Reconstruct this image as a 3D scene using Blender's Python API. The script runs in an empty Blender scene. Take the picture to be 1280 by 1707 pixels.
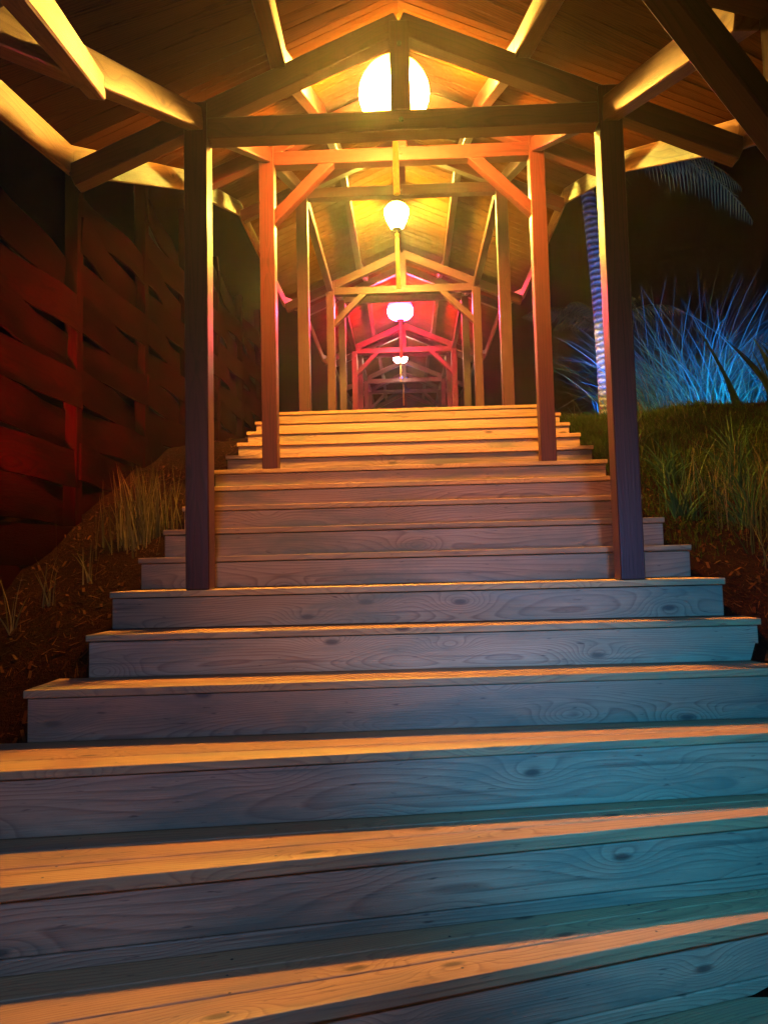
import bpy, bmesh, math, random
import numpy as np
from mathutils import Vector, Matrix

random.seed(7)
rng = np.random.default_rng(11)
sc = bpy.context.scene
C = sc.collection
V = Vector

# ------------------------------------------------------------------ camera
cam_d = bpy.data.cameras.new('camera')
cam = bpy.data.objects.new('camera', cam_d)
C.objects.link(cam)
cam_d.sensor_fit = 'HORIZONTAL'
cam_d.sensor_width = 36.0
cam_d.lens = 36.0 * 1281.25 / 1280.0
cam_d.clip_start = 0.02
cam_d.clip_end = 500
PIT, YAW, ROL = 0.0762, 0.0303, 0.024
cp, sp, cy, sy, cr, sr = (math.cos(PIT), math.sin(PIT), math.cos(YAW), math.sin(YAW), math.cos(ROL), math.sin(ROL))
R0 = V((cy, sy, 0)); F0 = V((-sy * cp, cy * cp, sp)); U0 = V((sy * sp, -cy * sp, cp))
right = R0 * cr - U0 * sr
up = R0 * sr + U0 * cr
m = Matrix.Identity(4)
for i in range(3):
    m[i][0] = right[i]; m[i][1] = up[i]; m[i][2] = -F0[i]
cam.matrix_world = m
sc.camera = cam

# ------------------------------------------------------------------ world: night sky
w = bpy.data.worlds.new('World')
sc.world = w
w.use_nodes = True
nt = w.node_tree
bg = nt.nodes['Background']
sky = nt.nodes.new('ShaderNodeTexSky')
sky.sky_type = 'NISHITA'
sky.sun_disc = False
sky.sun_elevation = math.radians(-7)
sky.sun_rotation = math.radians(200)
nt.links.new(sky.outputs[0], bg.inputs[0])
bg.inputs[1].default_value = 0.001

sc.view_settings.view_transform = 'Standard'
sc.view_settings.look = 'None'
sc.view_settings.exposure = 0.30
sc.view_settings.gamma = 1
sc.render.engine = 'CYCLES'
sc.cycles.use_denoising = True
sc.cycles.max_bounces = 7
sc.cycles.diffuse_bounces = 4
sc.cycles.glossy_bounces = 3
sc.cycles.volume_bounces = 0
sc.cycles.sample_clamp_indirect = 6

# lamps of the garden and of the lower part of the walkway (behind the photographer)
def spot(name, loc, target, col, power, size, blend=0.6, radius=0.05):
    d = bpy.data.lights.new(name, 'SPOT')
    d.color = col; d.energy = power; d.spot_size = math.radians(size); d.spot_blend = blend
    d.shadow_soft_size = radius
    o = bpy.data.objects.new(name, d); C.objects.link(o)
    o.location = loc
    o.rotation_euler = (V(target) - V(loc)).to_track_quat('-Z', 'Y').to_euler()
    return o

spot('lower_bay_lamp', (0.15, -0.8, 0.95), (0.0, 3.7, 0.25), (1.0, 0.56, 0.28), 190, 36, 0.9, 0.05)
spot('blue_step_lamp', (-0.20, 0.30, 0.42), (-0.30, 2.2, -0.50), (0.19, 0.40, 1.0), 84, 126, 1.0, 0.06)
spot('teal_garden_lamp', (0.5, 0.85, -0.02), (1.15, 2.6, -0.40), (0.0, 0.35, 1.0), 165, 100, 1.0, 0.08)
spot('red_garden_lamp', (-1.72, 2.3, 0.35), (-2.06, 4.1, 0.98), (1.0, 0.012, 0.005), 2300, 42, 0.95, 0.08)
spot('blue_bush_lamp', (3.2, 7.0, 2.0), (3.95, 9.1, 2.6), (0.0, 0.30, 1.0), 420, 100, 0.8, 0.05)
spot('teal_bush_lamp', (3.35, 7.7, 1.5), (3.65, 9.0, 1.75), (0.01, 0.62, 0.75), 110, 90, 0.8, 0.05)
spot('blue_palm_lamp', (2.0, 8.25, 1.6), (2.25, 9.0, 2.7), (0.01, 0.17, 1.0), 420, 62, 0.9, 0.04)
spot('far_blue_lamp', (1.75, 15.2, 2.9), (1.75, 16.0, 4.0), (0.1, 0.3, 1.0), 30, 90, 0.8, 0.04)

# ------------------------------------------------------------------ materials
def NT(name):
    mt = bpy.data.materials.new(name); mt.use_nodes = True
    n = mt.node_tree.nodes; l = mt.node_tree.links
    return mt, n, l, n['Principled BSDF']

def math_n(n, l, op, a, b=None, clamp=False):
    x = n.new('ShaderNodeMath'); x.operation = op; x.use_clamp = clamp
    for i, q in enumerate((a, b)):
        if q is None: continue
        if isinstance(q, (int, float)): x.inputs[i].default_value = q
        else: l.new(q, x.inputs[i])
    return x.outputs[0]

def mix_n(n, l, fac, a, b, mode='MIX'):
    x = n.new('ShaderNodeMix'); x.data_type = 'RGBA'; x.blend_type = mode
    for i, q in ((0, fac), (6, a), (7, b)):
        if isinstance(q, (int, float)): x.inputs[i].default_value = q
        elif isinstance(q, tuple): x.inputs[i].default_value = (*q, 1)
        else: l.new(q, x.inputs[i])
    return x.outputs[2]

def ramp_n(n, l, src, stops):
    x = n.new('ShaderNodeValToRGB'); e = x.color_ramp.elements
    while len(e) < len(stops): e.new(0.5)
    for k, (p, c) in enumerate(stops):
        e[k].position = p; e[k].color = (c, c, c, 1) if isinstance(c, (int, float)) else (*c, 1)
    l.new(src, x.inputs[0]); return x.outputs[0]

def noise_n(n, l, vec, scale, detail=3, rough=0.55, dist=0.0):
    x = n.new('ShaderNodeTexNoise'); x.inputs['Scale'].default_value = scale
    x.inputs['Detail'].default_value = detail; x.inputs['Roughness'].default_value = rough
    x.inputs['Distortion'].default_value = dist
    l.new(vec, x.inputs['Vector']); return x.outputs[0]

def map_n(n, l, vec, scale):
    x = n.new('ShaderNodeMapping'); x.inputs['Scale'].default_value = scale
    l.new(vec, x.inputs['Vector']); return x.outputs[0]

def wood(name, light, dark, ring_freq=75, warp=0.055, knots=1.0, stain=None, stain_amt=0.0, rough=0.55, bump=0.25, vary=0.12, fleck=0.0, spec=0.5):
    """board wood: grain runs along the object's own x axis"""
    mt, n, l, b = NT(name)
    b.inputs['Specular IOR Level'].default_value = spec
    tc = n.new('ShaderNodeTexCoord'); oi = n.new('ShaderNodeObjectInfo')
    off = n.new('ShaderNodeVectorMath'); off.operation = 'SCALE'
    cmb = n.new('ShaderNodeCombineXYZ')
    for k, s in enumerate((37.0, 0.0, 0.0)):
        l.new(math_n(n, l, 'MULTIPLY', oi.outputs['Random'], s), cmb.inputs[k])
    add = n.new('ShaderNodeVectorMath'); add.operation = 'ADD'
    l.new(tc.outputs['Object'], add.inputs[0]); l.new(cmb.outputs[0], add.inputs[1])
    P = add.outputs[0]
    # knots
    vo = n.new('ShaderNodeTexVoronoi'); vo.inputs['Scale'].default_value = 1.0
    vo.feature = 'F1'; vo.voronoi_dimensions = '2D'
    sk = n.new('ShaderNodeSeparateXYZ'); l.new(P, sk.inputs[0])
    ck2 = n.new('ShaderNodeCombineXYZ')
    l.new(math_n(n, l, 'MULTIPLY', sk.outputs[0], 1.9), ck2.inputs[0])
    l.new(math_n(n, l, 'MULTIPLY', math_n(n, l, 'ADD', sk.outputs[1], sk.outputs[2]), 5.0), ck2.inputs[1])
    l.new(ck2.outputs[0], vo.inputs['Vector'])
    kd = vo.outputs['Distance']
    knot_w = math_n(n, l, 'POWER', 2.718, math_n(n, l, 'MULTIPLY', math_n(n, l, 'MULTIPLY', kd, kd), -26.0))
    # growth rings
    low = noise_n(n, l, map_n(n, l, P, (0.55, 3.0, 3.0)), 1.0, 2.0, 0.45, 0.15)
    sep = n.new('ShaderNodeSeparateXYZ'); l.new(P, sep.inputs[0])
    yy = math_n(n, l, 'ADD', math_n(n, l, 'ABSOLUTE', sep.outputs[1]), 0.03)
    rr = math_n(n, l, 'POWER', math_n(n, l, 'ADD', math_n(n, l, 'MULTIPLY', yy, yy),
         math_n(n, l, 'MULTIPLY', math_n(n, l, 'ADD', sep.outputs[2], 0.05), math_n(n, l, 'ADD', sep.outputs[2], 0.05))), 0.5)
    r2 = math_n(n, l, 'ADD', rr, math_n(n, l, 'MULTIPLY', low, warp * 4))
    r2 = math_n(n, l, 'ADD', r2, math_n(n, l, 'MULTIPLY', knot_w, 0.05 * knots))
    ring = math_n(n, l, 'FRACT', math_n(n, l, 'MULTIPLY', r2, math_n(n, l, 'ADD', math_n(n, l, 'MULTIPLY', math_n(n, l, 'FRACT', math_n(n, l, 'MULTIPLY', oi.outputs['Random'], 7.31)), ring_freq * 0.9), ring_freq * 0.6)))
    ringc = ramp_n(n, l, ring, [(0.0, 0.0), (0.62, 0.35), (0.86, 1.0), (1.0, 0.0)])
    fib = noise_n(n, l, map_n(n, l, P, (2.2, 190, 190)), 1.0, 4, 0.65)
    fibc = ramp_n(n, l, fib, [(0.3, 0.0), (0.7, 1.0)])
    broad = noise_n(n, l, map_n(n, l, P, (1.1, 5, 5)), 1.0, 4, 0.6)
    broadc = ramp_n(n, l, broad, [(0.3, 0.0), (0.7, 1.0)])
    f = math_n(n, l, 'ADD', math_n(n, l, 'MULTIPLY', ringc, 0.56), math_n(n, l, 'MULTIPLY', fibc, 0.40))
    f = math_n(n, l, 'ADD', f, math_n(n, l, 'MULTIPLY', broadc, 0.28), True)
    col = mix_n(n, l, f, light, dark)
    if knots > 0:
        kcore = ramp_n(n, l, kd, [(0.0, 1.0), (0.035, 0.9), (0.075, 0.0)])
        sel = noise_n(n, l, map_n(n, l, P, (0.6, 2, 2)), 1.7, 1)
        selc = ramp_n(n, l, sel, [(0.48, 0.0), (0.54, 1.0)])
        km = math_n(n, l, 'MULTIPLY', math_n(n, l, 'MULTIPLY', kcore, selc), min(0.9, knots))
        col = mix_n(n, l, km, col, tuple(c * 0.22 for c in dark))
    ck = noise_n(n, l, map_n(n, l, P, (1.1, 46, 46)), 1.0, 2, 0.5, 0.3)
    ckc = math_n(n, l, 'MULTIPLY', ramp_n(n, l, ck, [(0.66, 0.0), (0.74, 1.0)]), 0.7)
    col = mix_n(n, l, ckc, col, tuple(c * 0.35 for c in dark))
    if stain:
        st = noise_n(n, l, map_n(n, l, P, (1.3, 6, 6)), 1.0, 5, 0.65, 0.4)
        stc = math_n(n, l, 'MULTIPLY', ramp_n(n, l, st, [(0.46, 0.0), (0.66, 1.0)]), stain_amt)
        col = mix_n(n, l, stc, col, stain)
    if fleck:
        fl = noise_n(n, l, map_n(n, l, P, (14, 90, 90)), 1.0, 2, 0.5)
        flc = math_n(n, l, 'MULTIPLY', ramp_n(n, l, fl, [(0.66, 0.0), (0.74, 1.0)]), fleck)
        col = mix_n(n, l, flc, col, tuple(c * 0.3 for c in dark))
    # every board a slightly different shade
    br = n.new('ShaderNodeBrightContrast')
    l.new(col, br.inputs[0])
    hs = n.new('ShaderNodeHueSaturation')
    l.new(col, hs.inputs['Color'])
    l.new(math_n(n, l, 'ADD', math_n(n, l, 'MULTIPLY', oi.outputs['Random'], 2 * vary), 1 - vary), hs.inputs['Value'])
    l.new(hs.outputs[0], b.inputs['Base Color'])
    rg = math_n(n, l, 'ADD', math_n(n, l, 'MULTIPLY', broadc, 0.2), rough - 0.1)
    l.new(rg, b.inputs['Roughness'])
    bp = n.new('ShaderNodeBump'); bp.inputs['Strength'].default_value = bump; bp.inputs['Distance'].default_value = 0.0028
    hgt = math_n(n, l, 'ADD', math_n(n, l, 'MULTIPLY', fibc, 0.8), math_n(n, l, 'MULTIPLY', ringc, 0.22))
    l.new(hgt, bp.inputs['Height']); l.new(bp.outputs[0], b.inputs['Normal'])
    return mt

M = {}
M['deck'] = wood('weathered_pine_deck', (0.46, 0.26, 0.10), (0.24, 0.115, 0.045), 105, 0.06, 0.95, (0.16, 0.13, 0.08), 0.6, 0.62, 0.4, 0.16, 0.6)
M['riser'] = wood('weathered_pine_riser', (0.45, 0.285, 0.15), (0.20, 0.10, 0.05), 95, 0.07, 1.0, (0.12, 0.125, 0.075), 0.85, 0.6, 0.35, 0.28, 0.8)
M['frame'] = wood('stained_frame_timber', (0.068, 0.0135, 0.012), (0.032, 0.006, 0.005), 60, 0.05, 0.6, None, 0, 0.42, 0.2, 0.1, 0.3, 0.25)
M['ceiling'] = wood('stained_roof_boards', (0.085, 0.028, 0.005), (0.030, 0.009, 0.0018), 45, 0.06, 0.5, None, 0, 0.7, 0.3, 0.1, 0.3, 0.0)
M['gold_lit'] = wood('lamplit_timber', (0.27, 0.165, 0.07), (0.14, 0.075, 0.03), 45, 0.06, 0.8, (0.07, 0.04, 0.016), 0.5, 0.5, 0.2, 0.08, 0.3, 0.2)  # same stained timber as the frame, with lantern gold put into the colour
M['fence'] = wood('rough_fence_board', (0.012, 0.0005, 0.0003), (0.004, 0.0002, 0.0001), 60, 0.05, 0.6, (0.002, 0.0004, 0.0004), 0.8, 0.8, 0.5, 0.3, 0.4, 0.0)  # red of the garden light is mixed into the board colour

def plain(name, col, rough=0.6, var=0.25, scale=12, metallic=0, translucent=0.0):
    mt, n, l, b = NT(name)
    tc = n.new('ShaderNodeTexCoord'); oi = n.new('ShaderNodeObjectInfo')
    ns = noise_n(n, l, tc.outputs['Object'], scale, 4, 0.6)
    f = ramp_n(n, l, ns, [(0.3, 0.0), (0.7, 1.0)])
    c = mix_n(n, l, f, tuple(x * (1 - var) for x in col), tuple(min(1, x * (1 + var)) for x in col))
    l.new(c, b.inputs['Base Color']); b.inputs['Roughness'].default_value = rough
    b.inputs['Metallic'].default_value = metallic
    if translucent:
        tr = n.new('ShaderNodeBsdfTranslucent'); l.new(c, tr.inputs[0])
        mx = n.new('ShaderNodeMixShader'); mx.inputs[0].default_value = translucent
        out = n['Material Output']
        l.new(b.outputs[0], mx.inputs[1]); l.new(tr.outputs[0], mx.inputs[2]); l.new(mx.outputs[0], out.inputs[0])
    return mt

def blades_mat(name, a, bcol, c, scale=2.0, rough=0.6, tr=0.25):
    """three greens/straws mixed blade by blade (object-space noise of high frequency plus large clumps)"""
    mt, n, l, b = NT(name)
    g = n.new('ShaderNodeNewGeometry')
    f = ramp_n(n, l, g.outputs['Random Per Island'], [(0.0, a), (0.5, bcol), (1.0, c)])
    tc = n.new('ShaderNodeTexCoord')
    ns = noise_n(n, l, tc.outputs['Object'], scale, 3)
    k = ramp_n(n, l, ns, [(0.35, 0.6), (0.65, 1.25)])
    col = mix_n(n, l, 1.0, f, k, 'MULTIPLY')
    l.new(col, b.inputs['Base Color']); b.inputs['Roughness'].default_value = rough; b.inputs['Specular IOR Level'].default_value = 0.025
    t = n.new('ShaderNodeBsdfTranslucent'); l.new(col, t.inputs[0])
    mx = n.new('ShaderNodeMixShader'); mx.inputs[0].default_value = tr
    l.new(b.outputs[0], mx.inputs[1]); l.new(t.outputs[0], mx.inputs[2]); l.new(mx.outputs[0], n['Material Output'].inputs[0])
    return mt

M['grass'] = blades_mat('bank_grass', (0.012, 0.028, 0.0014), (0.020, 0.04, 0.002), (0.042, 0.048, 0.004), 1.6)
M['straw'] = blades_mat('dry_straw', (0.06, 0.052, 0.015), (0.11, 0.085, 0.028), (0.03, 0.038, 0.008), 3)
M['straw_pale'] = blades_mat('pale_straw', (0.09, 0.065, 0.018), (0.19, 0.135, 0.045), (0.045, 0.045, 0.010), 3)
M['blue_lit_leaf'] = blades_mat('blue_tinted_leaf', (0.008, 0.07, 0.09), (0.014, 0.12, 0.15), (0.03, 0.18, 0.20), 2)  # leaf tinted blue: the garden lamps' hue is put into the colour
M['litter'] = blades_mat('dead_needles', (0.035, 0.008, 0.003), (0.075, 0.026, 0.008), (0.018, 0.006, 0.003), 3)
M['dark_leaf'] = blades_mat('dark_green_leaf', (0.010, 0.026, 0.008), (0.016, 0.038, 0.011), (0.028, 0.05, 0.015), 2)
M['leaf'] = blades_mat('garden_leaf', (0.018, 0.05, 0.014), (0.03, 0.075, 0.02), (0.06, 0.10, 0.03), 2)
M['palm_leaf'] = blades_mat('palm_leaflet', (0.06, 0.09, 0.035), (0.09, 0.12, 0.05), (0.12, 0.14, 0.06), 2)
M['screw'] = plain('dark_screw_head', (0.05, 0.045, 0.04), 0.4, 0.2, 40, 0.8)
M['cord'] = plain('black_cord', (0.03, 0.025, 0.02), 0.7)
M['cap'] = plain('dark_lantern_cap', (0.10, 0.05, 0.025), 0.5)
M['tassel'] = plain('gold_silk_tassel', (0.62, 0.34, 0.07), 0.55, 0.2, 60)
M['tassel_red'] = plain('red_silk_tassel', (0.55, 0.06, 0.05), 0.55, 0.2, 60)

def soil_mat():
    mt, n, l, b = NT('needle_covered_soil')
    tc = n.new('ShaderNodeTexCoord')
    a = noise_n(n, l, tc.outputs['Object'], 3.0, 6, 0.65)
    c2 = noise_n(n, l, tc.outputs['Object'], 38.0, 5, 0.7)
    c3 = noise_n(n, l, map_n(n, l, tc.outputs['Object'], (90, 22, 50)), 1.0, 3, 0.6, 1.5)
    col = mix_n(n, l, ramp_n(n, l, a, [(0.35, 0.0), (0.65, 1.0)]), (0.008, 0.0016, 0.0007), (0.020, 0.0042, 0.0014))
    col = mix_n(n, l, ramp_n(n, l, c2, [(0.5, 0.0), (0.75, 0.8)]), col, (0.006, 0.002, 0.001))
    col = mix_n(n, l, ramp_n(n, l, c3, [(0.62, 0.0), (0.72, 0.75)]), col, (0.10, 0.032, 0.010))
    l.new(col, b.inputs['Base Color']); b.inputs['Roughness'].default_value = 0.95; b.inputs['Specular IOR Level'].default_value = 0.02
    bp = n.new('ShaderNodeBump'); bp.inputs['Strength'].default_value = 0.9; bp.inputs['Distance'].default_value = 0.03
    l.new(math_n(n, l, 'ADD', c2, c3), bp.inputs['Height']); l.new(bp.outputs[0], b.inputs['Normal'])
    return mt
M['soil'] = soil_mat()

def trunk_mat():
    mt, n, l, b = NT('ringed_palm_bark')
    tc = n.new('ShaderNodeTexCoord')
    wv = n.new('ShaderNodeTexWave'); wv.bands_direction = 'Z'; wv.inputs['Scale'].default_value = 4.2
    wv.inputs['Distortion'].default_value = 3.0; wv.inputs['Detail'].default_value = 3; wv.inputs['Detail Scale'].default_value = 2.5
    l.new(tc.outputs['Object'], wv.inputs['Vector'])
    ns = noise_n(n, l, tc.outputs['Object'], 22, 4, 0.65)
    f = math_n(n, l, 'MULTIPLY', wv.outputs[1], ns)
    col = mix_n(n, l, ramp_n(n, l, f, [(0.1, 0.0), (0.55, 1.0)]), (0.09, 0.075, 0.06), (0.34, 0.30, 0.26))
    l.new(col, b.inputs['Base Color']); b.inputs['Roughness'].default_value = 0.9
    bp = n.new('ShaderNodeBump'); bp.inputs['Strength'].default_value = 1.0; bp.inputs['Distance'].default_value = 0.03
    l.new(f, bp.inputs['Height']); l.new(bp.outputs[0], b.inputs['Normal'])
    return mt
M['trunk'] = trunk_mat()

def glow(name, col, strength, zone=0.05, base=0.03):
    mt = bpy.data.materials.new(name); mt.use_nodes = True
    n = mt.node_tree.nodes; l = mt.node_tree.links
    n.remove(n['Principled BSDF'])
    e = n.new('ShaderNodeEmission'); e.inputs[0].default_value = (*col, 1); e.inputs[1].default_value = strength
    l.new(e.outputs[0], n['Material Output'].inputs[0])
    # the bulb shows as a brighter zone round the middle of the paper
    tc = n.new('ShaderNodeTexCoord'); sp = n.new('ShaderNodeSeparateXYZ'); l.new(tc.outputs['Object'], sp.inputs[0])
    q = math_n(n, l, 'DIVIDE', math_n(n, l, 'ADD', sp.outputs[2], 0.05), zone)
    g = math_n(n, l, 'POWER', 2.718, math_n(n, l, 'MULTIPLY', math_n(n, l, 'MULTIPLY', q, q), -1.0))
    l.new(math_n(n, l, 'ADD', math_n(n, l, 'MULTIPLY', g, strength * 3.6), strength * base), e.inputs[1])
    return mt

# ------------------------------------------------------------------ helpers
def link(o, parent=None):
    C.objects.link(o)
    if parent is not None:
        o.parent = parent
        o.matrix_parent_inverse = WM[parent.name].inverted()
    return o

WM = {}
def mesh_obj(name, bm_or_data, mat, parent=None, mw=None, smooth=False):
    if isinstance(bm_or_data, bmesh.types.BMesh):
        me = bpy.data.meshes.new(name); bm_or_data.to_mesh(me); bm_or_data.free()
    else:
        me = bpy.data.meshes.new(name); me.from_pydata(*bm_or_data)
    if smooth:
        me.polygons.foreach_set('use_smooth', [True] * len(me.polygons))
    me.materials.append(mat)
    o = bpy.data.objects.new(name, me)
    link(o, parent)
    mw = mw or Matrix.Identity(4)
    o.matrix_basis = mw
    WM[o.name] = mw
    return o

def empty(name, loc):
    o = bpy.data.objects.new(name, None); o.empty_display_size = 0.1
    C.objects.link(o); o.location = loc
    WM[o.name] = Matrix.Translation(loc)
    return o

def tag(o, label=None, cat=None, group=None, kind=None):
    if label: o['label'] = label
    if cat: o['category'] = cat
    if group: o['group'] = group
    if kind: o['kind'] = kind
    return o

def box_bm(bm, sx, sy, sz, center=(0, 0, 0), bevel=0.004):
    r = bmesh.ops.create_cube(bm, size=1.0, matrix=Matrix.Translation(center) @ Matrix.Diagonal((sx, sy, sz, 1)))
    if bevel:
        es = list({e for v in r['verts'] for e in v.link_edges})
        bmesh.ops.bevel(bm, geom=es, offset=bevel, segments=1, profile=0.5, affect='EDGES')

def frame_matrix(p0, p1, upv):
    x = (V(p1) - V(p0)).normalized(); u = V(upv)
    y = u.cross(x).normalized(); z = x.cross(y)
    mw = Matrix.Identity(4); c = (V(p0) + V(p1)) / 2
    for i in range(3):
        mw[i][0] = x[i]; mw[i][1] = y[i]; mw[i][2] = z[i]; mw[i][3] = c[i]
    return mw

def beam(name, p0, p1, width, height, mat, parent, upv=(0, 0, 1), bevel=0.004, plumb=0):
    """straight timber from p0 to p1; plumb: ends cut vertical"""
    L = (V(p1) - V(p0)).length
    bm = bmesh.new(); box_bm(bm, L, width, height, bevel=bevel)
    return mesh_obj(name, bm, mat, parent, frame_matrix(p0, p1, upv))

# ------------------------------------------------------------------ lie of the land
XC = 0.018
def s_line(y):                                   # line of the nosings, then landing, then the next flights
    pts = [(-40, -9.0), (0.0, -2.2), (1.6, -1.17), (1.87, -0.97), (2.14, -0.75), (2.4, -0.552), (2.69, -0.375), (2.91, -0.213), (3.11, -0.06), (6.51, 1.386), (9.2, 1.40), (10.6, 1.92), (13.5, 1.93), (15.0, 2.33), (17.6, 2.35), (19.0, 2.6), (40, 3.6)]
    for (a, za), (b, zb) in zip(pts, pts[1:]):
        if y <= b: return za + (zb - za) * (y - a) / (b - a)
    return pts[-1][1]

def vnoise(x, y, s):
    return (math.sin(x * 1.7 * s + 1.3) * math.cos(y * 1.3 * s + 0.4) + 0.5 * math.sin(x * 3.9 * s - y * 2.7 * s) + 0.3 * math.cos(x * 7.1 * s + y * 6.3 * s)) / 1.8

def ground_z(x, y):
    s = s_line(y); a = abs(x - XC)
    inside = s - 0.34 if y < 6.6 else s - 0.05
    if y > 6.3 and y <= 6.6: inside = s - 0.34 + 0.29 * (y - 6.3) / 0.3
    if y < 2.6: inside -= 0.12
    if x < 0:
        out = s - 0.17 - 0.04 * min(a, 3) + 0.03 * vnoise(x, y, 1.8)
    else:
        crest = min(1.0, max(0.0, (y - 4.2) / 1.6)); 
        out = s - 0.16 + 0.05 * crest + 0.05 * vnoise(x, y, 1.4) * min(1, max(0, a - 1.2) * 3) + 0.10 * max(0, min(1.5, a - 1.6)) * (1 - 0.6 * crest)
    if y < 2.3:
        k = min(1, (2.3 - y) / 0.4)
        out = out * (1 - k) + (inside) * k if a < 2.4 else out - 0.2 * k
    t = min(1, max(0, (a - 1.235) / 0.05)) if y > 2.3 else min(1, max(0, (a - 1.9) / 0.4))
    return inside * (1 - t) + out * t

def build_ground():
    xs = sorted(set([-30, -20, -12, -8, -6, -5, -4, -3.4] + list(np.round(np.arange(-3, -1.3, 0.06), 3)) + [-1.275, -1.215, -1.1, -0.5, 0, 0.5, 1.1, 1.25, 1.31]
                    + list(np.round(np.arange(1.36, 4.2, 0.07), 3)) + [4.6, 5.2, 6, 7, 9, 12, 20, 30]))
    ys = sorted(set([-20, -12, -8, -6, -4, -2.5, -1.2] + list(np.round(np.arange(-0.5, 9.5, 0.08), 3)) + list(np.round(np.arange(9.6, 22, 0.5), 2)) + [24, 28, 34, 40]))
    vs = [(x, y, ground_z(x, y)) for y in ys for x in xs]
    n = len(xs)
    fs = [(j * n + i, j * n + i + 1, (j + 1) * n + i + 1, (j + 1) * n + i) for j in range(len(ys) - 1) for i in range(n - 1)]
    o = mesh_obj('ground', (vs, [], fs), M['soil'], smooth=True)
    tag(o, 'red brown soil bank strewn with needles beside the steps', kind='structure')
build_ground()

# ------------------------------------------------------------------ covered walkway
walk = empty('covered_walkway', (XC, 3.17, -0.06))
tag(walk, 'long timber covered walkway with pitched board roof over the stairs', 'covered walkway')
W = 1.761; PW = 0.098
#          y      tie bottom   braced
FR = [(3.17, 1.862, 0), (4.86, 2.665, 1), (6.58, 3.30, 0), (9.07, 3.335, 1), (10.78, 3.85, 0), (13.39, 3.85, 1), (15.1, 4.26, 0), (17.3, 4.28, 0), (19.3, 4.50, 1), (21.6, 4.52, 0)]
FOOT = {0: -0.06, 1: 0.663, 2: 1.386, 3: 1.386}
AP = 0.545; SL = 0.44; EAVE = 1.47
T_H = 0.092
RAF = 0.10

def build_frame(cx, y, tb, foot, braced, rot=0.0, tail=0.545, W=W):
    R = Matrix.Translation((cx, y, 0)) @ Matrix.Rotation(rot, 4, 'Z')
    P = lambda x, yy, z: tuple(R @ V((x, yy, z)))
    u = R.to_3x3() @ V((0, 1, 0))
    for s in (-1, 1):
        beam('post', P(s * W / 2, 0, foot), P(s * W / 2, 0, tb + T_H + 0.07), PW, PW, M['frame'], walk, u)
    beam('tie_beam', P(-W / 2 + PW / 2, 0, tb + T_H / 2), P(W / 2 - PW / 2, 0, tb + T_H / 2), 0.085, T_H, M['frame'], walk)
    beam('king_post', P(0, 0, tb + T_H), P(0, 0, tb + AP - 0.05), 0.085, 0.084, M['frame'], walk, u)
    for s in (-1, 1):
        # rafter centre line: top edge at tb+AP-SL*|x|
        x1 = s * (W / 2 + tail)
        h = RAF / 2 * math.sqrt(1 + SL * SL)
        beam('rafter', P(0, 0, tb + AP - h), P(x1, 0, tb + AP - h - SL * abs(x1)), 0.075, RAF, M['frame'], walk)
        if braced:
            xi = W / 2 - PW / 2
            off = 0.345; d = 0.036
            beam('brace', P(s * (xi - 0.0 + d), 0, tb - off - d), P(s * (xi - off - d), 0, tb + d), 0.07, 0.075, M['frame'], walk, u)
    if tail > 0.52 and y < 10:
        for bx, bz in ((-W / 2, tb + T_H * 0.5), (W / 2, tb + T_H * 0.5), (0, tb + T_H * 0.5), (0, tb + AP - 0.16)):
            fy_ = -PW / 2 if abs(bx) > 0.1 else -0.0425
            bm = bmesh.new()
            bmesh.ops.create_cone(bm, cap_ends=True, segments=6, radius1=0.011, radius2=0.010, depth=0.010)
            mesh_obj('bolt', bm, M['screw'], walk, R @ Matrix.Translation((bx, fy_ - 0.004, bz)) @ Matrix.Rotation(math.pi / 2, 4, 'X'))
    return R

mats = []
for i, (y, tb, br) in enumerate(FR):
    foot = FOOT.get(i, s_line(y) - 0.06)
    mats.append((build_frame(XC, y, tb, foot, br), tb))
# lowest frame in view: the walkway bends to the right here, the frame is turned with the winding steps
R0m = build_frame(0.10, 1.560, 1.385, -1.17, 1, math.radians(19.5), 0.5, 1.91)
frames = [(R0m, 1.385)] + mats
# one more bay below (behind the photographer's head)
Rm1 = Matrix.Translation((0.85, 0.05, 0)) @ Matrix.Rotation(math.radians(30), 4, 'Z')
frames = [(Rm1, 0.72)] + frames

def pt(fr, x, dz):
    R, tb = fr
    return R @ V((x, 0, tb + dz))

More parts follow.
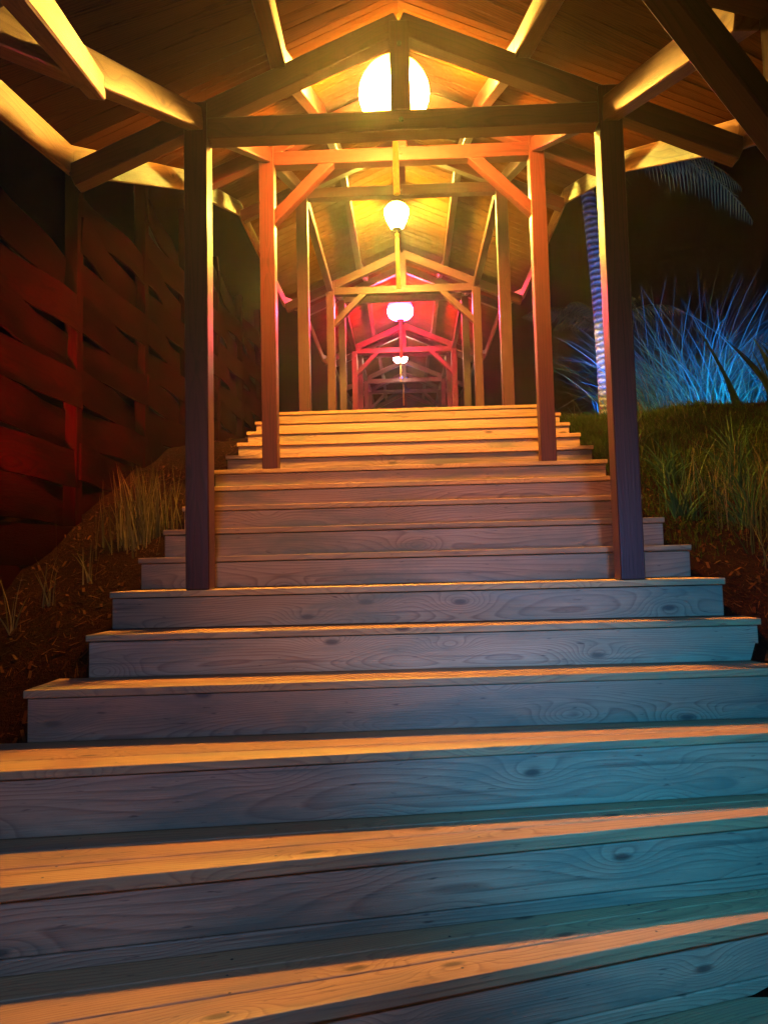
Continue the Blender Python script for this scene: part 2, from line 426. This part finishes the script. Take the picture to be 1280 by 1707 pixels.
for k in range(len(frames) - 1):
    a, b = frames[k], frames[k + 1]
    for s in (-1, 1):
        # roof boards from ridge to eave, each a real board with a gap
        r0, r1 = pt(a, 0, AP + 0.105), pt(b, 0, AP + 0.105)
        e0, e1 = pt(a, s * EAVE, AP + 0.105 - SL * EAVE), pt(b, s * EAVE, AP + 0.105 - SL * EAVE)
        nb = max(3, round((r1 - r0).length / 0.118))
        c = (r0 + r1 + e0 + e1) / 4
        xax = ((e0 + e1) / 2 - (r0 + r1) / 2).normalized()
        nrm = xax.cross(((r1 - r0))).normalized()
        if nrm.z < 0: nrm = -nrm
        yax = nrm.cross(xax)
        mw = Matrix.Identity(4)
        for q in range(3):
            mw[q][0] = xax[q]; mw[q][1] = yax[q]; mw[q][2] = nrm[q]; mw[q][3] = c[q]
        inv = mw.inverted()
        vs, fs = [], []
        for j in range(nb):
            t0, t1 = (j + 0.03) / nb, (j + 0.97) / nb
            q = [inv @ v for v in (r0.lerp(r1, t0), r0.lerp(r1, t1), e0.lerp(e1, t1), e0.lerp(e1, t0))]
            lift = random.uniform(0, 0.003)
            base = len(vs)
            vs += [tuple(v + V((0, 0, lift))) for v in q] + [tuple(v + V((0, 0, 0.02 + lift))) for v in q]
            fs += [(base, base + 1, base + 2, base + 3), (base + 7, base + 6, base + 5, base + 4)] + [(base + i, base + 4 + i, base + 4 + (i + 1) % 4, base + (i + 1) % 4) for i in range(4)]
        # roofing sheet over the boards closes the gaps
        q = [inv @ v for v in (r0, r1, e1, e0)]
        base = len(vs)
        vs += [tuple(v + V((0, 0, 0.026))) for v in q] + [tuple(v + V((0, 0, 0.034))) for v in q]
        fs += [(base, base + 1, base + 2, base + 3), (base + 7, base + 6, base + 5, base + 4)] + [(base + i, base + 4 + i, base + 4 + (i + 1) % 4, base + (i + 1) % 4) for i in range(4)]
        mesh_obj('roof_boards', (vs, [], fs), M['ceiling'], walk, mw)
        # purlin lying on the rafters
        xp = s * 0.525
        beam('purlin', pt(a, xp, AP - SL * 0.525 + 0.05), pt(b, xp, AP - SL * 0.525 + 0.05), 0.065, 0.095, M['frame'], walk)
        # eave board hanging at the rafter ends
        xe = s * (EAVE - 0.03)
        beam('eave_board', pt(a, xe, AP - SL * EAVE + 0.05), pt(b, xe, AP - SL * EAVE + 0.05), 0.028, 0.125, M['gold_lit'], walk)
# wall plates run between the posts
for k in range(2, len(frames) - 1):
    a, b = frames[k], frames[k + 1]
    for s in (-1, 1):
        p0, p1 = pt(a, s * W / 2, 0.09), pt(b, s * W / 2, 0.09)
        d = (p1 - p0).normalized() * (PW / 2)
        beam('wall_plate', p0 + d, p1 - d, 0.07, 0.085, M['gold_lit'] if k < 2 else M['frame'], walk)
# plates of the lowest bays: the straight one left, its turned neighbour, and the one right
beam('wall_plate', (XC - W / 2, 3.12, 1.945), (-0.863, 1.30, 1.072), 0.07, 0.09, M['gold_lit'], walk)
beam('wall_plate', (-0.86, 2.08, 1.405), (-0.506, 0.79, 0.78), 0.05, 0.066, M['gold_lit'], walk)
beam('wall_plate', (XC + W / 2, 3.12, 1.915), (0.925, 1.93, 1.44), 0.07, 0.10, M['gold_lit'], walk)

# ------------------------------------------------------------------ staircase
stairs = empty('staircase', (XC, 3.11, -0.205))
tag(stairs, 'wide weathered timber staircase whose lowest steps fan out to the right', 'stairs')
T, RS, ZF = 0.34, 0.1446, -0.0602
WST = 2.481
TH = 0.028
def step_line(k):
    """nosing line of step k (0 = the step the first posts stand on): left and right end"""
    if k >= 0:
        y = 3.1125 + T * k; x0, x1 = XC - WST / 2, XC + WST / 2
        return V((x0, y, 0)), V((x1, y, 0))
    dat = {-1: (2.915, 0.05, -1.21, 1.33), -2: (2.685, 0.078, -1.305, 1.42), -3: (2.40, 0.144, -1.58, 1.75), -4: (2.14, 0.227, -1.6, 1.95),
           -5: (1.874, 0.342, -1.6, 2.3), -6: (1.60, 0.36, -1.6, 2.8), -7: (1.32, 0.38, -1.6, 2.8)}
    y0, sl, xa, xb = dat[k]
    return V((xa, y0 + sl * xa, 0)), V((xb, y0 + sl * xb, 0))

def local_prism(name, quad, z0, z1, mat, parent, xdir, splits=None, bevel=0.003):
    """boards: list of quads (plan) extruded z0..z1, local x along xdir"""
    c = sum((V(q) for ql in quad for q in ql), V((0, 0, 0))) / (4 * len(quad))
    c.z = (z0 + z1) / 2
    x = V(xdir).normalized(); z = V((0, 0, 1)); yv = z.cross(x)
    mw = Matrix.Identity(4)
    for q in range(3):
        mw[q][0] = x[q]; mw[q][1] = yv[q]; mw[q][2] = z[q]; mw[q][3] = c[q]
    inv = mw.inverted()
    bm = bmesh.new()
    for ql in quad:
        lo = [bm.verts.new(inv @ V((q[0], q[1], z0))) for q in ql]
        hi = [bm.verts.new(inv @ V((q[0], q[1], z1))) for q in ql]
        bm.faces.new(lo[::-1]); bm.faces.new(hi)
        for i in range(4):
            bm.faces.new((lo[i], lo[(i + 1) % 4], hi[(i + 1) % 4], hi[i]))
    bmesh.ops.recalc_face_normals(bm, faces=bm.faces)
    bmesh.ops.bevel(bm, geom=list(bm.edges), offset=bevel, segments=2, profile=0.5, affect='EDGES')
    return mesh_obj(name, bm, mat, parent, mw)

NST = 10
LOW = {-1: -0.213, -2: -0.375, -3: -0.552, -4: -0.750, -5: -0.970, -6: -1.17, -7: -1.34, -8: -1.5}
def zlev(k): return ZF + RS * k if k >= 0 else LOW[k]
for k in range(-7, NST + 1):
    a, b = step_line(k)
    zt = zlev(k); TH = 0.026 if k > -4 else 0.036
    last = k == NST
    if last:
        na, nb = a + V((0, 0.34, 0)), b + V((0, 0.34, 0))
    else:
        na, nb = step_line(k + 1)
        # the next riser's foot line at this step's ends
        dn = (nb - na).normalized()
        na2 = na + dn * ((a - na).dot(dn)); nb2 = na + dn * ((b - na).dot(dn))
        na, nb = na2, nb2
    over = 0.018
    jitter = lambda: random.uniform(-0.003, 0.003)
    dirv = (b - a).normalized(); nrm = V((-dirv.y, dirv.x, 0))
    back_a, back_b = na + nrm * (over + 0.012), nb + nrm * (over + 0.012)
    A, B = a + dirv * jitter(), b + dirv * jitter()
    quads = []
    nbd = 3
    for j in range(nbd):
        t0, t1 = j / nbd, (j + 1) / nbd
        g = 0.006
        qa0, qb0 = A.lerp(back_a, t0), B.lerp(back_b, t0)
        qa1, qb1 = A.lerp(back_a, t1), B.lerp(back_b, t1)
        if j > 0: qa0 = qa0 + nrm * g; qb0 = qb0 + nrm * g
        quads.append([qa0, qb0, qb1, qa1])
    tread = local_prism('tread', quads, zt - TH, zt + random.uniform(-0.0015, 0.0015), M['deck'], stairs, dirv)
    if k < 4:
        sv, sf = [], []
        Lb = (B - A).length
        for ql in quads:
            qa, qb = V(ql[0]), V(ql[1])
            dep = (V(ql[3]) - qa).length
            for xx in np.arange(0.14, Lb, 0.56):
                for ff in (0.25, 0.75):
                    c = qa + dirv * (xx + random.uniform(-.012, .012)) + nrm * dep * ff
                    c.z = zt + 0.0022
                    b0 = len(sv)
                    for q8 in range(8):
                        sv.append((c.x + 0.004 * math.cos(q8 * math.pi / 4), c.y + 0.004 * math.sin(q8 * math.pi / 4), c.z))
                    sf.append(tuple(range(b0, b0 + 8)))
        tread.data.materials.append(M['screw'])
        bm = bmesh.new(); bm.from_mesh(tread.data)
        inv = WM[tread.name].inverted()
        bv = [bm.verts.new(inv @ V(c)) for c in sv]
        for f in sf:
            nf = bm.faces.new([bv[q] for q in f]); nf.material_index = 1
        bm.to_mesh(tread.data); bm.free()
    # riser under this nosing
    ra, rb = a + nrm * over + dirv * 0.006, b + nrm * over - dirv * 0.006
    z_hi, z_lo = zt - TH - 0.004, zlev(k - 1) + 0.0015
    q = [ra, rb, rb + nrm * 0.022, ra + nrm * 0.022]
    if k <= -4 + 0 and k >= -5:
        local_prism('riser', [q], z_lo + 0.041, z_hi, M['riser'], stairs, dirv)
        q2 = [v - nrm * 0.003 for v in q]
        local_prism('riser', [q2], z_lo, z_lo + 0.039, M['riser'], stairs, dirv)
    else:
        local_prism('riser', [q], z_lo, z_hi, M['riser'], stairs, dirv)
# landing deck after the last step
quads = []
yy = 3.1125 + T * NST + 0.345
while yy < 9.3:
    quads.append([V((XC - WST / 2, yy, 0)), V((XC + WST / 2, yy, 0)), V((XC + WST / 2, yy + 0.14, 0)), V((XC - WST / 2, yy + 0.14, 0))]); yy += 0.147
local_prism('landing', quads, ZF + RS * NST - TH, ZF + RS * NST, M['deck'], stairs, (1, 0, 0))

# ------------------------------------------------------------------ lanterns
def lathe(profile, seg=40):
    vs, fs = [], []
    n = len(profile)
    for i in range(seg):
        a = 2 * math.pi * i / seg
        for r, z in profile: vs.append((r * math.cos(a), r * math.sin(a), z))
    for i in range(seg):
        j = (i + 1) % seg
        for k in range(n - 1):
            fs.append((i * n + k, j * n + k, j * n + k + 1, i * n + k + 1))
    return vs, [], fs

def ribbed(fn, h, ribs, amp):
    pr = []
    N = ribs * 6
    for i in range(N + 1):
        t = i / N
        r = fn(t) + amp * abs(math.sin(math.pi * ribs * t))
        pr.append((max(0.012, r), -h / 2 + h * t))
    return pr

def lantern(loc, fn, h, col, strength, roof_z, label, tas_len, tas_mat, ribs=9, amp=0.004, sc_t=1.0):
    t = empty('paper_lantern', loc)
    tag(t, label, 'lantern', 'lanterns hung along the walkway ridge')
    pr = ribbed(fn, h, ribs, amp)
    mesh_obj('lantern_shade', lathe(pr), glow('lantern_glow', col, strength), t, Matrix.Translation(loc), True)
    rt, rb = pr[-1][0], pr[0][0]
    x, y, z = loc
    mesh_obj('cap', lathe([(0.0, h / 2 + 0.02), (rt * 0.9, h / 2 + 0.018), (rt * 1.02, h / 2 + 0.004), (rt * 1.02, h / 2 - 0.002), (0, h / 2 - 0.002)]), M['cap'], t, Matrix.Translation(loc))
    mesh_obj('base_ring', lathe([(0.0, -h / 2 + 0.002), (rb * 1.02, -h / 2 + 0.002), (rb * 1.02, -h / 2 - 0.004), (rb * 0.8, -h / 2 - 0.014), (0, -h / 2 - 0.014)]), M['cap'], t, Matrix.Translation(loc))
    L = max(0.02, roof_z - z - h / 2)
    mesh_obj('cord', lathe([(0, h / 2), (0.004, h / 2), (0.004, h / 2 + L), (0, h / 2 + L)], 8), M['cord'], t, Matrix.Translation(loc))
    z0 = -h / 2 - 0.012
    s = sc_t
    pr = [(0, z0), (0.005 * s, z0), (0.005 * s, z0 - 0.03), (0.016 * s, z0 - 0.036), (0.019 * s, z0 - 0.05), (0.016 * s, z0 - 0.064), (0.007 * s, z0 - 0.068), (0.013 * s, z0 - 0.076), (0.0165 * s, z0 - 0.10), (0.0175 * s, z0 - tas_len + 0.02), (0.019 * s, z0 - tas_len), (0, z0 - tas_len)]
    mesh_obj('tassel', lathe(pr, 16), tas_mat, t, Matrix.Translation(loc), False)
    return t

WARM = (1.0, 0.44, 0.055)
round_fn = lambda R, hh: (lambda t: max(0.05, R * math.sqrt(max(0, 1 - ((t - 0.5) * hh / R) ** 2))))
lantern((-0.012, 4.15, 2.69), round_fn(0.194, 0.370), 0.370, WARM, 560, 3.02, 'large round glowing lantern half hidden by the first tie beam', 0.395, M['tassel'], 9, 0.003)
def pear(t):
    pts = [(0, 0.05), (0.05, 0.062), (0.35, 0.100), (0.62, 0.126), (0.76, 0.128), (0.90, 0.10), (1.0, 0.06)]
    for (a, ra), (b, rb) in zip(pts, pts[1:]):
        if t <= b: return ra + (rb - ra) * (t - a) / (b - a)
    return 0.06
lantern((-0.03, 7.77, 3.69), pear, 0.275, (1.0, 0.74, 0.10), 720, 3.98, 'yellow lantern shaped like an inverted pear under the third frame', 0.62, M['tassel'], 7, 0.002, 1.25)
def apple(R):
    return lambda t: max(0.05, R * (1 - abs((t - 0.56) / 0.58) ** 2.6) ** 0.5 if abs((t - 0.56) / 0.58) < 1 else 0.05)
lantern((-0.028, 12.03, 4.14), apple(0.20), 0.30, (1.0, 0.03, 0.10), 420, 4.5, 'white lantern in a red glow over the upper landing', 0.62, M['tassel_red'], 6, 0.003, 1.3)
lantern((-0.06, 16.3, 4.57), apple(0.147), 0.22, (1.0, 0.62, 0.42), 60, 4.95, 'small cream lantern just below the red lit tie beam', 0.4, M['tassel'], 6, 0.002)
lantern((-0.014, 18.5, 4.66), round_fn(0.095, 0.18), 0.18, (0.06, 0.16, 1.0), 5, 5.0, 'tiny blue lantern farthest up the walkway', 0.55, M['tassel'], 5, 0.002)

# ------------------------------------------------------------------ woven fence on the left
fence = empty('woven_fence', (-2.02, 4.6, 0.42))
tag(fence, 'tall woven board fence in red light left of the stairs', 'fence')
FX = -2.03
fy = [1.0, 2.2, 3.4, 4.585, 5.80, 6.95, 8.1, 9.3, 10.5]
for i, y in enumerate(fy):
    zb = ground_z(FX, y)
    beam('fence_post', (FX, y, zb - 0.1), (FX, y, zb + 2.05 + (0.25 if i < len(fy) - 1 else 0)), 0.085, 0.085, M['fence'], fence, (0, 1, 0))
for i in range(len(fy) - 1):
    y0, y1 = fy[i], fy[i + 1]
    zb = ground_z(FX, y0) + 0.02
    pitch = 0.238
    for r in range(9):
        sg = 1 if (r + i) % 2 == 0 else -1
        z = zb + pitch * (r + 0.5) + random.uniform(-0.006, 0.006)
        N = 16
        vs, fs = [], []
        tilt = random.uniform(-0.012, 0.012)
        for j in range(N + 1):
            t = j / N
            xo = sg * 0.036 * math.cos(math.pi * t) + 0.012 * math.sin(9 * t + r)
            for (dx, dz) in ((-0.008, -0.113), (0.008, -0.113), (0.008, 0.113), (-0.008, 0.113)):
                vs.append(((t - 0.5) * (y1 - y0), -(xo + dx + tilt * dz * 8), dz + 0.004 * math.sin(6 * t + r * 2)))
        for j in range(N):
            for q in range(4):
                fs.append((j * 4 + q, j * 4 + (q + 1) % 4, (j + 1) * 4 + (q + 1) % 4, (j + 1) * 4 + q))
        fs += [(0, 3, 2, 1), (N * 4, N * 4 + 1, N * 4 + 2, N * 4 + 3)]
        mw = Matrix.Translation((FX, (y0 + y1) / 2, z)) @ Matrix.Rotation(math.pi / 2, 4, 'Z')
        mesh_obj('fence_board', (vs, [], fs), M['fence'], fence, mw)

# ------------------------------------------------------------------ vegetation
def blade(vs, fs, base, direction, length, width, bend, seg=3, droop=0.0):
    """one tapering curved blade; direction: horizontal lean vector"""
    d = V((direction[0], direction[1], 0)); 
    side = V((-direction[1], direction[0], 0))
    if side.length < 1e-4: side = V((1, 0, 0))
    side.normalize()
    a = random.uniform(0, math.pi)
    side = V((math.cos(a), math.sin(a), 0)) * 0.5 + side * 0.5
    side.normalize()
    b0 = len(vs); p = V(base); ang = 0.0
    lean = d.length
    dn = d.normalized() if lean > 1e-5 else V((0, 0, 0))
    th = math.atan(lean)
    st = length / seg
    for i in range(seg + 1):
        wd = width * (1 - i / seg) ** 0.7 * 0.5
        if i < seg:
            vs.append(tuple(p - side * wd)); vs.append(tuple(p + side * wd))
        else:
            vs.append(tuple(p))
        dirv = dn * math.sin(th) + V((0, 0, math.cos(th)))
        p = p + dirv * st
        th += bend / seg
    for i in range(seg - 1):
        q = b0 + 2 * i
        fs.append((q, q + 1, q + 3, q + 2))
    q = b0 + 2 * (seg - 1)
    fs.append((q, q + 1, q + 2))

def rl(s):
    a = random.uniform(0, 2 * math.pi); r = abs(random.gauss(0, s)); return (r * math.cos(a), r * math.sin(a))

# grass on the right bank: uncountable, one object
vs, fs = [], []
for _ in range(60000):
    y = random.uniform(3.7, 8.4); x = 1.30 + abs(random.gauss(0, 1.05))
    if x > 4.6: continue
    cover = min(1, max(0.0, (y - 3.7) / 1.2)) * 0.95 + 0.04
    cover *= 0.45 + 0.75 * (vnoise(x, y, 1.9) * 0.5 + 0.5)
    if random.random() > cover: continue
    h = random.uniform(0.035, 0.10) * (0.7 + 0.5 * (vnoise(x + 3, y, 2.2) * .5 + .5))
    blade(vs, fs, (x, y, ground_z(x, y) - 0.01), rl(0.9), h, 0.006, random.uniform(0, 1.3), 2)
o = mesh_obj('grass', (vs, [], fs), M['grass'])
tag(o, 'short olive grass covering the right bank', kind='stuff')
# tall dry stalks at the foot of the right bank
vs, fs = [], []
for _ in range(520):
    x = random.uniform(1.62, 2.6); y = random.uniform(3.55, 4.6)
    blade(vs, fs, (x, y, ground_z(x, y) - 0.01), rl(0.22), random.uniform(0.12, 0.42), random.uniform(0.004, 0.009), random.uniform(-0.1, 0.7), 3)
for _ in range(110):
    x = random.uniform(1.4, 2.4); y = random.uniform(4.4, 6.6)
    blade(vs, fs, (x, y, ground_z(x, y) - 0.01), rl(0.3), random.uniform(0.1, 0.3), 0.005, random.uniform(0, 0.8), 3)
o = mesh_obj('dry_grass', (vs, [], fs), M['straw'])
tag(o, 'tall dry straw stalks along the foot of the right bank', kind='stuff')

def tuft(loc, n, hmin, hmax, spread, lean, label, name='reed_clump', cat='reeds', mat='straw_pale', wd=0.008, group=None, bend=0.6):
    vs, fs = [], []
    for _ in range(n):
        dx, dy = rl(spread)
        gx, gy = loc[0] + dx, loc[1] + dy
        ln = rl(lean)
        blade(vs, fs, (dx, dy, ground_z(gx, gy) - loc[2] - 0.01), ln, random.uniform(hmin, hmax), wd * random.uniform(0.6, 1.2), random.uniform(0, bend), 4)
    o = mesh_obj(name, (vs, [], fs), M[mat], None, Matrix.Translation(loc))
    tag(o, label, cat, group)
    return o

def gp(x, y): return (x, y, ground_z(x, y))
tuft(gp(-1.47, 4.25), 200, 0.14, 0.50, 0.12, 0.20, 'dense clump of upright dry reeds behind the left front post', wd=0.009, bend=0.25)
gt = 'dry tufts on the left soil'
tuft(gp(-1.58, 3.75), 9, 0.14, 0.26, 0.02, 0.25, 'dry tuft in the soil nearest the reed clump', 'grass_tuft', 'grass tuft', group=gt)
tuft(gp(-1.66, 3.52), 12, 0.12, 0.28, 0.025, 0.25, 'pale upright dry tuft standing between two other tufts', 'grass_tuft', 'grass tuft', group=gt)
tuft(gp(-1.72, 3.30), 8, 0.16, 0.34, 0.012, 0.3, 'leaning V shaped dry tuft below the dark fence post', 'grass_tuft', 'grass tuft', group=gt)
tuft(gp(-1.86, 3.36), 9, 0.14, 0.30, 0.03, 0.3, 'dim dry tuft close against the woven fence', 'grass_tuft', 'grass tuft', group=gt)

for x, y in ((1.50, 4.25), (1.62, 4.75), (1.78, 4.05), (1.95, 4.55), (1.56, 5.35), (2.15, 5.05), (2.35, 4.3)):
    tuft(gp(x, y), 60, 0.16, 0.40, 0.05, 0.5, 'dark strappy tuft on the right bank beside the steps', 'strappy_tuft', 'grass tuft', 'leaf', 0.014, 'strappy tufts on the right bank', 1.5)

# needles and dead leaves lying on the soil
vs, fs = [], []
for _ in range(3000):
    if random.random() < 0.55: x, y = random.uniform(-1.98, -1.26), random.uniform(2.3, 6.5)
    else: x, y = random.uniform(1.30, 2.6), random.uniform(2.7, 4.6)
    z = ground_z(x, y) + random.uniform(0.003, 0.014)
    a = random.uniform(0, math.pi); L = random.uniform(0.012, 0.06); wv = random.choice((0.0015, 0.002, 0.006))
    dx, dy = math.cos(a) * L, math.sin(a) * L
    z2 = ground_z(x + dx, y + dy) + random.uniform(0.003, 0.02)
    b0 = len(vs)
    vs += [(x - dy / L * wv, y + dx / L * wv, z), (x + dy / L * wv, y - dx / L * wv, z), (x + dx + dy / L * wv, y + dy - dx / L * wv, z2), (x + dx - dy / L * wv, y + dy + dx / L * wv, z2)]
    fs.append((b0, b0 + 1, b0 + 2, b0 + 3))
o = mesh_obj('leaf_litter', (vs, [], fs), M['litter'])
tag(o, 'dry needles and dead leaves lying on the soil beside the steps', kind='stuff')

# blue lit fountain grass on the bank
def fountain(loc, n, rad, hmin, hmax, lean_v, lean_s, label, name, cat, mat='leaf', wd=0.016, bend=(0.5, 1.4)):
    vs, fs = [], []
    for _ in range(n):
        dx, dy = random.gauss(0, rad), random.gauss(0, rad)
        l = rl(lean_s)
        blade(vs, fs, (dx, dy, ground_z(loc[0] + dx, loc[1] + dy) - loc[2] - 0.02), (l[0] + lean_v[0] + dx * 0.5, l[1] + lean_v[1]), random.uniform(hmin, hmax), wd * random.uniform(0.5, 1.3), random.uniform(*bend), 6)
    o = mesh_obj(name, (vs, [], fs), M[mat], None, Matrix.Translation(loc))
    tag(o, label, cat)
    return o
fountain(gp(3.95, 9.1), 6500, 0.44, 0.5, 2.15, (0.36, 0), 0.22, 'big fountain grass glowing blue on the right bank', 'fountain_grass', 'ornamental grass', mat='blue_lit_leaf', wd=0.016, bend=(0.4, 2.5))
fountain(gp(3.42, 9.0), 1000, 0.13, 0.5, 1.5, (0.18, 0), 0.12, 'narrow upright blue lit grass left of the big fountain grass', 'fountain_grass', 'ornamental grass', mat='blue_lit_leaf', wd=0.018, bend=(0.3, 1.8))
fountain(gp(2.28, 8.7), 190, 0.13, 0.2, 0.62, (0.0, 0), 0.6, 'teal lit spiky shrub at the foot of the palm trunk', 'shrub', 'shrub', mat='blue_lit_leaf', wd=0.02, bend=(0.0, 0.9))
fountain(gp(2.86, 8.9), 60, 0.08, 0.5, 1.15, (0.0, 0), 0.15, 'sparse pale stalks just right of the front post', 'tall_grass', 'ornamental grass', 'straw', 0.012, (0.1, 0.8))
fountain(gp(3.25, 6.3), 80, 0.12, 0.35, 0.80, (0.02, 0), 0.4, 'dark broad leaved plant in front of the blue fountain grass', 'broad_leaf_plant', 'plant', 'dark_leaf', wd=0.05, bend=(0.2, 1.0))
fountain(gp(3.0, 7.9), 46, 0.22, 0.15, 0.45, (0.0, 0), 0.5, 'low green leafy plant under the blue fountain grass', 'leafy_plant', 'plant', wd=0.045, bend=(0.2, 1.3))
fountain(gp(1.75, 16.0), 90, 0.10, 0.7, 1.6, (0.0, 0), 0.15, 'far blue lit plant seen between the right posts', 'garden_plant', 'plant', wd=0.03, bend=(0.0, 0.6))

def frond(vs, fs, base, az, length, elev, droop, leaf, n=46):
    p = V(base); th = elev; st = length / n
    h = V((math.cos(az), math.sin(az), 0)); side = V((-math.sin(az), math.cos(az), 0))
    pts = []
    for i in range(n + 1):
        pts.append((p.copy(), th))
        p = p + (h * math.cos(th) + V((0, 0, math.sin(th)))) * st
        th -= droop / n
    # rachis
    for i in range(n):
        a, b = pts[i][0], pts[i + 1][0]
        wv = 0.014 * (1 - i / n) + 0.003
        b0 = len(vs)
        vs += [tuple(a - side * wv), tuple(a + side * wv), tuple(b + side * wv), tuple(b - side * wv)]
        fs.append((b0, b0 + 1, b0 + 2, b0 + 3))
    for i in range(4, n + 1):
        t = i / n
        L = leaf * math.sin(math.pi * (0.12 + 0.83 * t)) * random.uniform(0.85, 1.1)
        p, th = pts[i]
        f = h * math.cos(th) + V((0, 0, math.sin(th)))
        for s in (-1, 1):
            d = (side * s * 0.75 + f * 0.55 + V((0, 0, -0.45 + random.uniform(-0.15, 0.1)))).normalized()
            tip = p + d * L + V((0, 0, -0.25 * L))
            mid = p + d * L * 0.5
            wv = f * 0.013
            b0 = len(vs)
            vs += [tuple(p - wv), tuple(p + wv), tuple(mid + wv), tuple(mid - wv), tuple(tip)]
            fs += [(b0, b0 + 1, b0 + 2, b0 + 3), (b0 + 3, b0 + 2, b0 + 4)]

def palm(base, top, r0, r1, fr, label, leaf=0.42):
    t = empty('palm_tree', base); tag(t, label, 'palm tree')
    b, tp = V(base), V(top)
    vs, fs = [], []
    N, S = 90, 18
    for i in range(N + 1):
        u = i / N
        c = b.lerp(tp, u) + V((0.05 * math.sin(u * 3), 0, 0))
        r = r0 + (r1 - r0) * u + 0.0025 * math.sin(u * 130) + 0.03 * math.exp(-u * 20)
        for j in range(S):
            a = 2 * math.pi * j / S
            vs.append((c.x - b.x + r * math.cos(a), c.y - b.y + r * math.sin(a), c.z - b.z))
    for i in range(N):
        for j in range(S):
            k = (j + 1) % S
            fs.append((i * S + j, i * S + k, (i + 1) * S + k, (i + 1) * S + j))
    mesh_obj('trunk', (vs, [], fs), M['trunk'], t, Matrix.Translation(base), True)
    vs, fs = [], []
    for az, ln, el, dr in fr:
        frond(vs, fs, (0, 0, 0), math.radians(az), ln, math.radians(el), math.radians(dr), leaf)
    mesh_obj('crown', (vs, [], fs), M['palm_leaf'], t, Matrix.Translation((top[0], top[1], top[2])))
fr = [(-8, 2.4, 40, 95), (-28, 2.6, 25, 80), (-50, 2.2, 45, 110), (20, 2.3, 55, 105), (60, 2.2, 50, 100), (110, 2.1, 50, 95), (150, 2.2, 48, 100), (195, 2.0, 35, 95), (-100, 2.0, 55, 105), (-15, 2.0, 5, 60), (8, 2.5, 15, 75), (240, 2.0, 40, 95), (-70, 2.2, 20, 80)]
palm((2.42, 9.1, ground_z(2.42, 9.1) - 0.05), (2.24, 9.1, 5.1), 0.105, 0.080, fr, 'slender leaning palm with blue lit trunk behind the right post')
fr2 = [(200, 1.5, 40, 70), (170, 1.3, 60, 80), (230, 1.3, 50, 90), (20, 1.5, 50, 90), (-30, 1.4, 45, 85), (60, 1.4, 60, 85), (120, 1.3, 60, 85), (280, 1.3, 50, 90)]
palm((3.25, 12.2, ground_z(3.25, 12.2) - 0.05), (3.2, 12.2, 3.75), 0.09, 0.07, fr2, 'short dark palm whose frond droops toward the walkway', 0.30)

# ------------------------------------------------------------------ added haze, stands in for lens glow round the lanterns
bm = bmesh.new(); box_bm(bm, 76, 70, 22, (0, 12, 0.3), 0)
hz = bpy.data.meshes.new('haze'); bm.to_mesh(hz); bm.free()
ho = bpy.data.objects.new('haze', hz); C.objects.link(ho)
tag(ho, 'thin added haze standing in for lens glow round the lanterns', kind='stuff')
mt = bpy.data.materials.new('glow_haze'); mt.use_nodes = True
n = mt.node_tree.nodes; l = mt.node_tree.links
n.remove(n['Principled BSDF'])
pv = n.new('ShaderNodeVolumePrincipled')
pv.inputs['Color'].default_value = (0.95, 0.95, 0.95, 1)
pv.inputs['Density'].default_value = 0.0030
pv.inputs['Anisotropy'].default_value = 0.84
l.new(pv.outputs[0], n['Material Output'].inputs['Volume'])
hz.materials.append(mt)
